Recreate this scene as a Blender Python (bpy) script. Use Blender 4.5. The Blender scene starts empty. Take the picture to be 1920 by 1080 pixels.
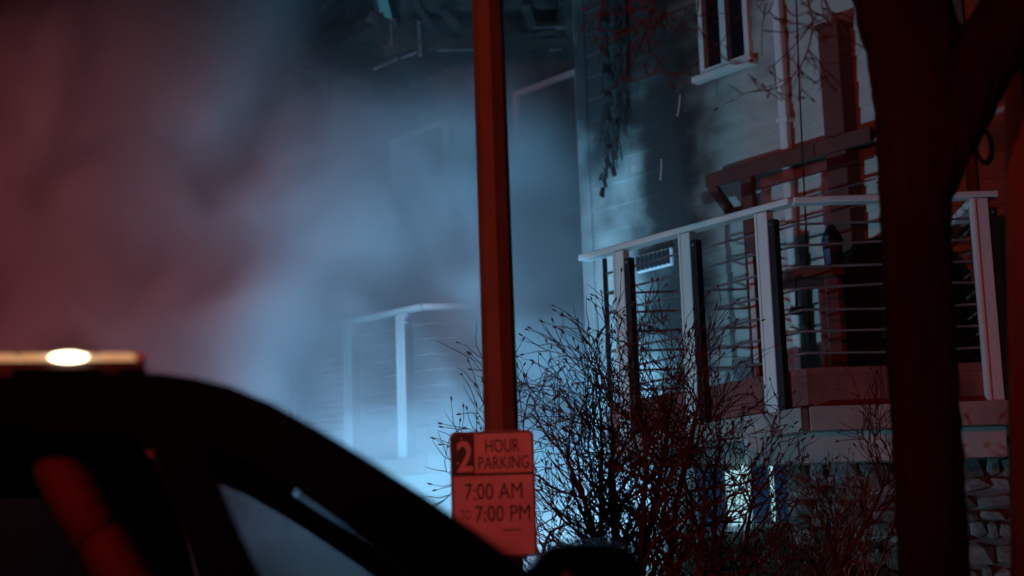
import bpy, bmesh, math, random
from mathutils import Vector, Matrix, noise

# ---------------------------------------------------------------- camera, world, light, exposure
SC = bpy.context.scene
COL = SC.collection
FPX = 3500.0                      # focal length in pixels of the 1920 px wide photograph
CAMZ = 1.1
PITCH = math.atan(710 / FPX)
ROLL = -0.033
cam_data = bpy.data.cameras.new("camera")
cam = bpy.data.objects.new("camera", cam_data)
COL.objects.link(cam)
CAM_M = (Matrix.Translation((0, 0, CAMZ)) @ Matrix.Rotation(math.pi / 2 + PITCH, 4, 'X')
         @ Matrix.Rotation(ROLL, 4, 'Z'))
cam.matrix_world = CAM_M
cam_data.sensor_width = 36.0
cam_data.lens = 36.0 * FPX / 1920.0
cam_data.clip_start = 0.05
cam_data.clip_end = 600.0
cam_data.dof.use_dof = True
cam_data.dof.focus_distance = 9.8
cam_data.dof.aperture_fstop = 1.75
SC.camera = cam

world = bpy.data.worlds.new("World")
SC.world = world
world.use_nodes = True
wn = world.node_tree
bg = wn.nodes["Background"]
sky = wn.nodes.new("ShaderNodeTexSky")
sky.sky_type = 'NISHITA'
sky.sun_disc = False
sky.sun_elevation = math.radians(8)
sky.sun_rotation = math.radians(200)
wn.links.new(sky.outputs[0], bg.inputs[0])
bg.inputs[1].default_value = 0.0012       # night


def spot(name, loc, target, color, watts, half_deg, blend, radius):
    d = bpy.data.lights.new(name, 'SPOT')
    d.color = color
    d.energy = watts
    d.spot_size = math.radians(half_deg * 2)
    d.spot_blend = blend
    d.shadow_soft_size = radius
    o = bpy.data.objects.new(name, d)
    COL.objects.link(o)
    o.location = loc
    o.rotation_euler = (Vector(target) - Vector(loc)).to_track_quat('-Z', 'Y').to_euler()
    return o


# the fire crew's floodlights and the red beacons of their engines, parked to the left
BLUE = (0.35, 0.72, 1.0)
RED = (1.0, 0.075, 0.07)
spot("flood_lamp_engine", (-4.2, 7.8, 0.65), (0.5, 13.4, 4.0), BLUE, 690, 38, 1.0, 0.03)
spot("flood_lamp_smoke", (-0.5, 10.6, 0.3), (-0.75, 16.5, 5.2), (0.21, 0.60, 1.0), 4400, 30, 1.0, 0.1)
spot("flood_lamp_ground", (-1.2, 13.2, 0.6), (-0.6, 16.2, 3.0), (0.40, 0.82, 1.0), 330, 36, 1.0, 0.1)
spot("beacon_lamp_near", (-6.4, 4.0, 3.4), (2.5, 8.5, 3.1), (1.0, 0.14, 0.06), 185, 13, 0.7, 0.15)
spot("beacon_lamp_smoke", (-5.5, 2.0, 3.2), (-2.7, 16.0, 3.5), (1.0, 0.21, 0.24), 5300, 16, 1.0, 0.3)
spot("beacon_lamp_street", (-2.6, -2.5, 2.5), (1.6, 11.3, 3.1), RED, 690, 16, 0.9, 0.2)

SC.view_settings.view_transform = 'Standard'
SC.view_settings.look = 'None'
SC.view_settings.exposure = 0.0
SC.view_settings.gamma = 1.0
SC.view_settings.use_curve_mapping = False
SC.render.engine = 'CYCLES'
SC.cycles.use_denoising = True
SC.cycles.use_adaptive_sampling = True
SC.cycles.adaptive_threshold = 0.03
SC.cycles.max_bounces = 4
SC.cycles.diffuse_bounces = 1
SC.cycles.glossy_bounces = 2
SC.cycles.transparent_max_bounces = 12
SC.cycles.volume_bounces = 0
SC.cycles.volume_step_rate = 1.0
SC.cycles.volume_max_steps = 96
SC.cycles.sample_clamp_indirect = 3.0

R = random.Random(11)


def at(px, py, Y):
    """world point at depth Y that the photograph shows at pixel px, py"""
    d = CAM_M.to_3x3() @ Vector(((px - 960) / FPX, -(py - 540) / FPX, -1))
    return Vector((0, 0, CAMZ)) + d * (Y / d.y)


# ---------------------------------------------------------------- helpers
class MB:
    def __init__(self):
        self.v, self.f = [], []

    def add(self, vs, fs):
        b = len(self.v)
        self.v += [Vector(p) for p in vs]
        self.f += [tuple(i + b for i in f) for f in fs]
        return self

    def box(self, x0, x1, y0, y1, z0, z1):
        return self.add([(x0, y0, z0), (x1, y0, z0), (x1, y1, z0), (x0, y1, z0),
                         (x0, y0, z1), (x1, y0, z1), (x1, y1, z1), (x0, y1, z1)],
                        [(3, 2, 1, 0), (4, 5, 6, 7), (0, 1, 5, 4), (1, 2, 6, 5), (2, 3, 7, 6), (3, 0, 4, 7)])

    def beam(self, p0, p1, w, h, up=(0, 0, 1)):
        p0, p1 = Vector(p0), Vector(p1)
        d = (p1 - p0).normalized()
        s = d.cross(Vector(up)).normalized()
        u = s.cross(d).normalized()
        vs = []
        for p in (p0, p1):
            for a, b in ((-1, -1), (1, -1), (1, 1), (-1, 1)):
                vs.append(p + s * (a * w / 2) + u * (b * h / 2))
        return self.add(vs, [(0, 1, 2, 3), (7, 6, 5, 4), (0, 4, 5, 1), (1, 5, 6, 2), (2, 6, 7, 3), (3, 7, 4, 0)])

    def tube(self, pts, radii, n=6, phase=0.0):
        pts = [Vector(p) for p in pts]
        if not hasattr(radii, '__len__'):
            radii = [radii] * len(pts)
        vs, fs = [], []
        ref = None
        for i, p in enumerate(pts):
            d = (pts[min(i + 1, len(pts) - 1)] - pts[max(i - 1, 0)])
            if d.length < 1e-9:
                d = Vector((0, 0, 1))
            d.normalize()
            if ref is None:
                ref = Vector((1, 0, 0)) if abs(d.x) < 0.8 else Vector((0, 1, 0))
            s = (ref - d * ref.dot(d)).normalized()
            ref = s
            u = d.cross(s)
            for k in range(n):
                a = phase + 2 * math.pi * k / n
                vs.append(p + (s * math.cos(a) + u * math.sin(a)) * radii[i])
        for i in range(len(pts) - 1):
            for k in range(n):
                a, b = i * n + k, i * n + (k + 1) % n
                fs.append((a, b, b + n, a + n))
        fs.append(tuple(range(n - 1, -1, -1)))
        fs.append(tuple(range((len(pts) - 1) * n, len(pts) * n)))
        return self.add(vs, fs)

    def prism(self, poly, z0, z1):
        n = len(poly)
        vs = [(p[0], p[1], z0) for p in poly] + [(p[0], p[1], z1) for p in poly]
        fs = [tuple(range(n - 1, -1, -1)), tuple(range(n, 2 * n))]
        fs += [(i, (i + 1) % n, (i + 1) % n + n, i + n) for i in range(n)]
        return self.add(vs, fs)

    def ball(self, c, r, seg=10, rings=6):
        c = Vector(c)
        r = Vector(r) if hasattr(r, '__len__') else Vector((r, r, r))
        vs = [c + Vector((0, 0, r.z))]
        for i in range(1, rings):
            t = math.pi * i / rings
            for k in range(seg):
                a = 2 * math.pi * k / seg
                vs.append(c + Vector((r.x * math.sin(t) * math.cos(a), r.y * math.sin(t) * math.sin(a), r.z * math.cos(t))))
        vs.append(c - Vector((0, 0, r.z)))
        fs = [(0, 1 + k, 1 + (k + 1) % seg) for k in range(seg)]
        for i in range(rings - 2):
            for k in range(seg):
                a, b = 1 + i * seg + k, 1 + i * seg + (k + 1) % seg
                fs.append((a, a + seg, b + seg, b))
        o = 1 + (rings - 2) * seg
        fs += [(o + k, len(vs) - 1, o + (k + 1) % seg) for k in range(seg)]
        return self.add(vs, fs)

    def build(self, name, mat, parent=None, smooth=False, bevel=0.0):
        me = bpy.data.meshes.new(name)
        me.from_pydata([tuple(p) for p in self.v], [], self.f)
        me.validate()
        bm = bmesh.new()
        bm.from_mesh(me)
        bmesh.ops.recalc_face_normals(bm, faces=bm.faces)
        if bevel:
            bmesh.ops.bevel(bm, geom=list(bm.edges), offset=bevel, segments=1, affect='EDGES', clamp_overlap=True)
        bm.to_mesh(me)
        bm.free()
        if smooth:
            for p in me.polygons:
                p.use_smooth = True
        me.materials.append(mat)
        o = bpy.data.objects.new(name, me)
        COL.objects.link(o)
        o.parent = parent
        return o


def tag(o, label=None, cat=None, group=None, kind=None):
    if label: o["label"] = label
    if cat: o["category"] = cat
    if group: o["group"] = group
    if kind: o["kind"] = kind
    return o


def empty(name, loc=(0, 0, 0), rz=0.0):
    o = bpy.data.objects.new(name, None)
    COL.objects.link(o)
    o.empty_display_size = 0.2
    o.location = loc
    o.rotation_euler = (0, 0, rz)
    return o


def copy_tree(o, parent=None):
    c = o.copy()
    COL.objects.link(c)
    c.parent = parent
    for ch in list(o.children):
        copy_tree(ch, c)
    return c


# ---------------------------------------------------------------- materials
def material(name, col, rough=0.6, var=0.25, scale=6.0, bump=0.0, bscale=40.0, metal=0.0, col2=None, stretch=None, spec=0.5):
    m = bpy.data.materials.new(name)
    m.use_nodes = True
    nt = m.node_tree
    p = nt.nodes["Principled BSDF"]
    p.inputs["Roughness"].default_value = rough
    p.inputs["Metallic"].default_value = metal
    p.inputs["Specular IOR Level"].default_value = spec
    tc = nt.nodes.new("ShaderNodeTexCoord")
    mp = nt.nodes.new("ShaderNodeMapping")
    if stretch: mp.inputs["Scale"].default_value = stretch
    nt.links.new(tc.outputs["Object"], mp.inputs[0])
    n = nt.nodes.new("ShaderNodeTexNoise")
    n.inputs["Scale"].default_value = scale
    n.inputs["Detail"].default_value = 6
    nt.links.new(mp.outputs[0], n.inputs["Vector"])
    r = nt.nodes.new("ShaderNodeValToRGB")
    a = [max(0, c * (1 - var)) for c in col]
    b = [min(1, c * (1 + var)) for c in (col2 or col)]
    r.color_ramp.elements[0].position = 0.3
    r.color_ramp.elements[1].position = 0.7
    r.color_ramp.elements[0].color = (*a, 1)
    r.color_ramp.elements[1].color = (*b, 1)
    nt.links.new(n.outputs[0], r.inputs[0])
    nt.links.new(r.outputs[0], p.inputs["Base Color"])
    if bump:
        n2 = nt.nodes.new("ShaderNodeTexNoise")
        n2.inputs["Scale"].default_value = bscale
        n2.inputs["Detail"].default_value = 8
        nt.links.new(mp.outputs[0], n2.inputs["Vector"])
        bp = nt.nodes.new("ShaderNodeBump")
        bp.inputs["Strength"].default_value = bump
        bp.inputs["Distance"].default_value = 0.02
        nt.links.new(n2.outputs[0], bp.inputs["Height"])
        nt.links.new(bp.outputs[0], p.inputs["Normal"])
    m["ramp"] = r.name
    return m


def emissive(name, col, strength, base=(0.6, 0.6, 0.6)):
    m = bpy.data.materials.new(name)
    m.use_nodes = True
    p = m.node_tree.nodes["Principled BSDF"]
    p.inputs["Base Color"].default_value = (*base, 1)
    p.inputs["Emission Color"].default_value = (*col, 1)
    p.inputs["Emission Strength"].default_value = strength
    return m


def glass_mat(name, tint, gloss=0.08, rough=0.02):
    m = bpy.data.materials.new(name)
    m.use_nodes = True
    nt = m.node_tree
    nt.nodes.remove(nt.nodes["Principled BSDF"])
    t = nt.nodes.new("ShaderNodeBsdfTransparent")
    t.inputs[0].default_value = (*tint, 1)
    g = nt.nodes.new("ShaderNodeBsdfGlossy")
    g.inputs["Roughness"].default_value = rough
    mx = nt.nodes.new("ShaderNodeMixShader")
    mx.inputs[0].default_value = gloss
    nt.links.new(t.outputs[0], mx.inputs[1])
    nt.links.new(g.outputs[0], mx.inputs[2])
    nt.links.new(mx.outputs[0], nt.nodes["Material Output"].inputs[0])
    return m


M = {}
M['asphalt'] = material('asphalt', (0.05, 0.05, 0.05), 0.8, 0.3, 8, 0.4, 120)
M['concrete'] = material('concrete', (0.32, 0.31, 0.29), 0.85, 0.2, 4, 0.3, 60)
M['soil'] = material('soil', (0.07, 0.06, 0.04), 0.95, 0.4, 3, 0.6, 30, col2=(0.07, 0.08, 0.035))
M['grass'] = material('grass', (0.06, 0.075, 0.03), 0.8, 0.4, 9)
M['white_paint'] = material('white_paint', (0.72, 0.72, 0.70), 0.45, 0.08, 5, 0.08, 60, stretch=(1, 1, 0.2))
M['weathered_trim'] = material('weathered_trim', (0.36, 0.30, 0.27), 0.6, 0.2, 4, 0.15, 40)
M['rim_stain'] = material('rim_stain', (0.20, 0.06, 0.05), 0.7, 0.3, 5, 0.2, 50)
M['black_metal'] = material('black_metal', (0.012, 0.012, 0.014), 0.5, 0.3, 8)
M['steel_cable'] = material('steel_cable', (0.14, 0.12, 0.13), 0.5, 0.3, 8)
M['pole_paint'] = material('pole_paint', (0.17, 0.145, 0.095), 0.6, 0.22, 9, 0.15, 90, stretch=(1, 1, 0.35))
M['sign_white'] = material('sign_white', (0.78, 0.77, 0.75), 0.5, 0.14, 9)
M['sign_green'] = material('sign_green', (0.01, 0.085, 0.04), 0.5, 0.2, 9)
M['sign_faded'] = material('sign_faded', (0.25, 0.30, 0.26), 0.5, 0.3, 30)
M['zinc'] = material('zinc', (0.55, 0.56, 0.58), 0.35, 0.1, 20, metal=0.9)
M['bark'] = material('bark', (0.032, 0.02, 0.017), 0.95, 0.5, 5, 1.0, 22, stretch=(1, 1, 0.25), spec=0.1)
M['twig'] = material('twig', (0.10, 0.09, 0.088), 0.8, 0.3, 6, spec=0.2)
M['red_twig'] = material('red_twig', (0.30, 0.14, 0.10), 0.8, 0.4, 6, spec=0.2)
M['timber_and_shadow'] = material('timber_and_shadow', (0.13, 0.034, 0.026), 0.75, 0.25, 5, 0.2, 60, stretch=(1, 1, 0.2))  # red-brown of the shadowed wall put into the colour; grill shelf shares it
M['old_pole'] = material('old_pole', (0.20, 0.12, 0.085), 0.85, 0.4, 6, 0.6, 40, stretch=(1, 1, 0.12))
M['char'] = material('char', (0.012, 0.011, 0.010), 0.9, 0.4, 14, 0.5, 60)
M['zinc_grey'] = material('zinc_grey', (0.11, 0.115, 0.12), 0.6, 0.5, 9)
M['soot_wood'] = material('soot_wood', (0.012, 0.012, 0.012), 0.9, 0.6, 4, 0.3, 30, col2=(0.035, 0.035, 0.03))
M['shutter_blue'] = material('shutter_blue', (0.035, 0.06, 0.13), 0.6, 0.15, 6)
M['car_paint'] = material('car_paint', (0.0025, 0.0025, 0.0025), 0.2, 0.2, 4, spec=0.22)
M['rubber'] = material('rubber', (0.015, 0.015, 0.015), 0.8, 0.2, 10)
M['seat_cloth'] = material('seat_cloth', (0.30, 0.05, 0.045), 0.85, 0.2, 10)
M['cover_cloth'] = material('cover_cloth', (0.012, 0.012, 0.013), 0.85, 0.3, 6, 0.3, 20, spec=0.2)
M['stone'] = material('stone', (0.26, 0.25, 0.23), 0.85, 0.35, 5, 0.6, 25)
M['stone_b'] = material('stone_b', (0.19, 0.17, 0.155), 0.85, 0.35, 5, 0.6, 25)
M['stone_c'] = material('stone_c', (0.34, 0.32, 0.29), 0.85, 0.3, 5, 0.6, 25)
M['mortar'] = material('mortar', (0.17, 0.16, 0.15), 0.95, 0.2, 8)
M['dark_pane'] = material('dark_pane', (0.015, 0.013, 0.016), 0.15, 0.3, 3)
M['lit_pane'] = emissive('lit_pane', (0.45, 0.85, 0.9), 0.6)
M['render_white'] = material('render_white', (0.78, 0.79, 0.78), 0.6, 0.06, 3)
M['green_panel'] = material('green_panel', (0.12, 0.34, 0.27), 0.6, 0.1, 3)
M['glass'] = glass_mat('glass', (0.42, 0.40, 0.40), 0.04)
M['tinted_glass'] = glass_mat('tinted_glass', (0.75, 0.74, 0.74), 0.03)
M['dark_cabin_glass'] = glass_mat('dark_cabin_glass', (0.05, 0.05, 0.05), 0.04)  # darkness of the cabin put into the tint of the far rear pane
M['lamp_hot'] = emissive('lamp_hot', (1.0, 0.78, 0.5), 9.0)
M['lamp_strip'] = emissive('lamp_strip', (1.0, 0.58, 0.25), 0.5)


def siding_material():
    """pale lap siding with soot licked up it round the burnt corner (wing-local coordinates)"""
    m = material('siding', (0.50, 0.52, 0.48), 0.6, 0.10, 3, 0.1, 30, stretch=(0.4, 1, 4))
    nt = m.node_tree
    p = nt.nodes["Principled BSDF"]
    ramp = nt.nodes[m["ramp"]]
    tc = nt.nodes.new("ShaderNodeTexCoord")
    ns = nt.nodes.new("ShaderNodeTexNoise")
    ns.inputs["Scale"].default_value = 2.6
    ns.inputs["Detail"].default_value = 7
    mp0 = nt.nodes.new("ShaderNodeMapping")
    mp0.inputs["Scale"].default_value = (1.0, 1, 1.0)
    nt.links.new(tc.outputs["Object"], mp0.inputs[0])
    nt.links.new(mp0.outputs[0], ns.inputs["Vector"])
    prev = None
    for (cx, cz, rx, rz) in ((0.93, 4.75, 0.36, 1.2), (0.50, 5.95, 0.95, 1.0), (1.02, 3.7, 0.28, 0.7)):
        mp = nt.nodes.new("ShaderNodeMapping")
        mp.vector_type = 'POINT'
        mp.inputs["Location"].default_value = (-cx / rx, 0, -cz / rz)
        mp.inputs["Scale"].default_value = (1 / rx, 0.0, 1 / rz)
        nt.links.new(tc.outputs["Object"], mp.inputs[0])
        ln = nt.nodes.new("ShaderNodeVectorMath")
        ln.operation = 'LENGTH'
        nt.links.new(mp.outputs[0], ln.inputs[0])
        if prev is None:
            prev = ln.outputs["Value"]
        else:
            mn = nt.nodes.new("ShaderNodeMath")
            mn.operation = 'SMOOTH_MIN'
            mn.inputs[2].default_value = 0.4
            nt.links.new(prev, mn.inputs[0])
            nt.links.new(ln.outputs["Value"], mn.inputs[1])
            prev = mn.outputs[0]
    ad = nt.nodes.new("ShaderNodeMath")
    ad.operation = 'MULTIPLY_ADD'
    ad.inputs[1].default_value = 2.0
    nt.links.new(ns.outputs[0], ad.inputs[0])
    nt.links.new(prev, ad.inputs[2])
    mr = nt.nodes.new("ShaderNodeMapRange")
    mr.interpolation_type = 'SMOOTHSTEP'
    mr.inputs[1].default_value = 1.55
    mr.inputs[2].default_value = 3.05
    mr.inputs[3].default_value = 0.985
    mr.inputs[4].default_value = 0.0
    nt.links.new(ad.outputs[0], mr.inputs[0])
    mx = nt.nodes.new("ShaderNodeMix")
    mx.data_type = 'RGBA'
    nt.links.new(mr.outputs[0], mx.inputs[0])
    nt.links.new(ramp.outputs[0], mx.inputs[6])
    mx.inputs[7].default_value = (0.02, 0.019, 0.018, 1)
    nt.links.new(mx.outputs[2], p.inputs["Base Color"])
    return m


M['siding'] = siding_material()
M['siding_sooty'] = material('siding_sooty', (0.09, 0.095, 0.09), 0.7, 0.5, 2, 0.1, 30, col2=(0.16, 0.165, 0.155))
M['siding_far'] = material('siding_far', (0.46, 0.48, 0.45), 0.6, 0.15, 3, 0.1, 30)

# ---------------------------------------------------------------- ground, road, pavement, bank
tag(MB().add([(-300, -300, -0.02), (300, -300, -0.02), (300, 300, -0.02), (-300, 300, -0.02)], [(0, 1, 2, 3)])
    .build('ground', M['soil']), kind='structure')
tag(MB().box(-60, 60, -6.0, 5.9, -0.10, 0.0).build('road', M['asphalt']), kind='structure')
tag(MB().box(-60, 60, 5.9, 6.05, -0.10, 0.13).build('kerb', M['concrete'], bevel=0.015), kind='structure')
tag(MB().box(-60, 60, 6.052, 7.9, -0.10, 0.126).build('pavement', M['concrete']), kind='structure')

DV = Vector((-0.653, 0.757, 0))            # the receding direction of facade and deck sides
NV = Vector((0.757, 0.653, 0))             # into the building
A0 = Vector((1.58, 13.31, 0))              # a point of the facade line


def on_line(px, p0, d, py=500):
    """point of the plan line p0 + t d that appears at pixel column px"""
    q = at(px, py, 10.0)
    k = q.x / q.y
    t = (k * p0.y - p0.x) / (d.x - k * d.y)
    return p0 + d * t


def bank():
    m = MB()
    nx, ny = 26, 16
    for j in range(ny + 1):
        for i in range(nx + 1):
            x = 0.55 + 1.6 * i / nx
            y = 8.0 + 4.6 * j / ny
            side = min(1, max(0, (x - 0.55) / 0.5)) * min(1, max(0, (2.15 - x) / 0.3))
            t = min(1, max(0, (y - 10.2) / 2.0))
            z = -0.05 + 1.9 * side * t * t * (3 - 2 * t) + 0.06 * noise.noise(Vector((x * 2, y * 2, 0)))
            m.v.append(Vector((x, y, z)))
    for j in range(ny):
        for i in range(nx):
            a = j * (nx + 1) + i
            m.f.append((a, a + 1, a + nx + 2, a + nx + 1))
    o = m.build('bank', M['soil'], smooth=True)
    tag(o, kind='structure')
    g = MB()
    for k in range(5200):
        f = R.choice(m.f)
        p = (m.v[f[0]] + m.v[f[2]]) / 2 + Vector((R.uniform(-.08, .08), R.uniform(-.15, .15), -0.03))
        h = R.uniform(.07, .18)
        a = R.uniform(0, 6.28)
        s = Vector((math.cos(a), math.sin(a), 0)) * 0.006
        l = Vector((R.uniform(-.06, .06), R.uniform(-.06, .06), h))
        g.add([p - s, p + s, p + l], [(0, 1, 2)])
    tag(g.build('bank_grass', M['grass']), 'dull winter grass on the bank under the deck windows', 'grass', kind='stuff')


bank()

# ---------------------------------------------------------------- apartment wings
C0 = on_line(1097, A0, DV, 350)
W2S = on_line(1650, A0, DV, 300)
DSP = on_line(1488, A0, DV, 300)
RZ = math.atan2(-0.757, 0.653)
L1 = (W2S - C0).length
print("corner", C0, "W2 start", W2S, "L1", L1)


def zat(py, px, Y):
    return at(px, py, Y).z


def lap_board(m, x0, x1, z, h, y=0.0, back=0.03):
    m.add([(x0, y - .023, z), (x1, y - .023, z), (x1, y - .006, z + h), (x0, y - .006, z + h),
           (x0, y + back, z), (x1, y + back, z), (x1, y + back, z + h), (x0, y + back, z + h)],
          [(0, 1, 2, 3), (5, 4, 7, 6), (4, 0, 3, 7), (1, 5, 6, 2), (4, 5, 1, 0), (3, 2, 6, 7)])


def loc_x(px, py):
    return (on_line(px, A0, DV, py) - C0).length


def near_wing():
    w = empty('apartment_building', C0, RZ)
    tag(w, 'pale lap-sided apartment wing with soot-blackened corner behind the near deck', 'building', 'apartment wings')
    mat = M['siding']
    ang = -RZ                                   # world x axis in wing-local coordinates
    ex = Vector((math.cos(ang), math.sin(ang), 0))
    ey = Vector((-math.sin(ang), math.cos(ang), 0))
    k0 = Vector((L1, 0, 0))
    k1 = k0 + ex * 4.2
    # core behind the boards
    MB().prism([(0.02, 0.03), (L1, 0.03), tuple((k1 + ey * 0.03)[:2]), tuple((k1 + ey * 5)[:2]), (0.02, 5.0)], 2.55, 9.0).build('wall', M['siding'], w)
    # roof slab
    MB().prism([(-0.35, -0.35), (L1, -0.35), tuple((k1 - ey * 0.35)[:2]), tuple((k1 + ey * 5)[:2]), (-0.35, 5.2)], 9.0, 9.25).build('roof', M['char'], w)
    # window opening in the receding facade
    wx0, wx1 = loc_x(1318, 60), loc_x(1412, 60)
    cw = at(1365, 60, (C0 + (W2S - C0) * 0.8).y)
    wz0 = at(1340, 146, on_line(1340, A0, DV).y).z
    wz1 = wz0 + 1.35
    print("window", wx0, wx1, wz0)
    z, e = 2.56, 0.185
    while z < 8.95:
        h = min(e, 8.99 - z)
        if z + h > wz0 - 0.02 and z < wz1:
            m = MB(); lap_board(m, 0.09, wx0 - .002, z, h); m.build('siding_board', mat, w)
            m = MB(); lap_board(m, wx1 + .002, L1 - .002, z, h); m.build('siding_board', mat, w)
        else:
            m = MB(); lap_board(m, 0.09, L1 - .002, z, h); m.build('siding_board', mat, w)
        m = MB(); lap_board(m, 0.0, 4.2, z, h)
        m.v = [k0 + ex * p.x + ey * p.y + Vector((0, 0, p.z)) for p in m.v]
        m.build('siding_board', mat, w)
        z += e
    # pale corner boards
    MB().box(-0.03, 0.088, -0.034, 0.10, 2.55, 8.98).build('corner_board', M['siding'], w)
    # window
    win = MB().box(wx0 + .01, wx1 - .01, -0.002, 0.028, wz0 + .01, wz1 - .01).build('window', M['dark_pane'], w)
    mid = (wx0 + wx1) / 2
    t = .045
    for (a, b, c, d) in ((wx0, wx0 + t, wz0, wz1), (wx1 - t, wx1, wz0, wz1), (mid - .03, mid + .03, wz0 + t, wz1 - t),
                         (wx0 + t, wx1 - t, wz0, wz0 + t), (wx0 + t, wx1 - t, wz1 - t, wz1)):
        MB().box(a, b, -0.055, -0.004, c, d).build('frame', M['white_paint'], win)
    MB().box(wx0 - .05, wx1 + .05, -0.10, -0.03, wz0 - .05, wz0 - .003).build('sill', M['white_paint'], win)
    # lower storey, set back under the deck
    lx = loc_x(1238, 920)
    MB().prism([(lx, 0.02), (L1, 0.02), tuple((k1 + ey * 0.02)[:2]), tuple((k1 + ey * 5)[:2]), (lx, 5.0)], -0.05, 2.548).build('lower_wall', M['stone_b'], w)
    zt = at(1380, 862, on_line(1380, A0, DV).y).z
    zb = at(1380, 984, on_line(1380, A0, DV).y).z
    print("low window z", zb, zt)
    pA, pB = loc_x(1362, 920), loc_x(1413, 920)
    pC, pD = loc_x(1445, 920), loc_x(1456, 920)
    for a, b, sh in ((pA, pB, ((loc_x(1312, 920), pA - .006), (pB + .006, pC - .006))), (pC, pD, ((pD + .006, loc_x(1487, 920)),))):
        lw = MB().box(a, b, -0.004, 0.018, zb, zt).build('window', M['lit_pane'], w)
        MB().box(a - .004, b + .004, -0.03, -0.006, zb - .04, zb).build('sill', M['white_paint'], lw)
        for s0, s1 in sh:
            s = MB().box(s0, s1, -0.03, 0.016, zb, zt).build('shutter', M['shutter_blue'], w)
            for q in range(9):
                zz = zb + .03 + (zt - zb - .06) * q / 9
                MB().add([(s0 + .02, -.034, zz + .004), (s1 - .02, -.034, zz + .004), (s1 - .02, -.042, zz + .012), (s0 + .02, -.042, zz + .012),
                          (s0 + .02, -.031, zz + .045), (s1 - .02, -.031, zz + .045)],
                         [(0, 1, 2, 3), (3, 2, 5, 4), (0, 3, 4), (1, 5, 2), (0, 4, 5, 1)]).build('slat', M['shutter_blue'], s)
    return w


WING = near_wing()

SHIFT = Vector((-2.53, 4.5, 0.30))


def far_wing():
    w = empty('apartment_building', C0 + Vector((SHIFT.x, SHIFT.y, 0)), RZ)
    tag(w, 'far apartment wing fading into smoke behind the street pole', 'building', 'apartment wings')
    Lf = 5.6
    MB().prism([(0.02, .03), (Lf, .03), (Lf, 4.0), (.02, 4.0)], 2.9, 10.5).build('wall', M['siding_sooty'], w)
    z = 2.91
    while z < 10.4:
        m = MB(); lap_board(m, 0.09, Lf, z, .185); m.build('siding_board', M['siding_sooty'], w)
        z += .185
    MB().box(-0.03, .088, -.034, .10, 2.9, 10.5).build('corner_board', M['white_paint'], w)
    MB().prism([(-.35, -.35), (Lf, -.35), (Lf, 4.2), (-.35, 4.2)], 10.5, 10.75).build('roof', M['char'], w)
    # lower storey: white rendered wall under floodlight with a pale green panel
    MB().prism([(0.02, -.6), (Lf, -.6), (Lf, 4.0), (.02, 4.0)], -.05, 2.895).build('lower_wall', M['render_white'], w)
    for i in range(5):
        a = 0.15 + i * 1.08
        s = MB().box(a, a + .98, -.63, -.603, .3, 2.0).build('garage_door', M['render_white'], w)
        for q in range(4):
            MB().box(a + .03, a + .95, -.645, -.632, .34 + q * .41, .34 + q * .41 + .36).build('panel', M['render_white'], s)
    MB().box(1.6, 2.35, -.66, -.602, 2.32, 2.80).build('fascia_panel', M['green_panel'], w)
    for a in (1.2, 3.1):
        win = MB().box(a, a + .9, -.002, .028, 5.0, 6.3).build('window', M['dark_pane'], w)
        for (x0, x1, z0, z1) in ((a, a + .05, 5, 6.3), (a + .85, a + .9, 5, 6.3), (a + .05, a + .85, 5, 5.05), (a + .05, a + .85, 6.25, 6.3)):
            MB().box(x0, x1, -.055, -.004, z0, z1).build('frame', M['white_paint'], win)
    return w


far_wing()

# ---------------------------------------------------------------- decks
NP = at(1447, 700, 11.3); NP.z = 0
FLOOR = at(1447, 702, 11.3).z
TOP = at(1442, 388, 11.3).z
print("deck floor", FLOOR, "rail top", TOP, TOP - FLOOR)
RAIL_H = TOP - FLOOR


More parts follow.
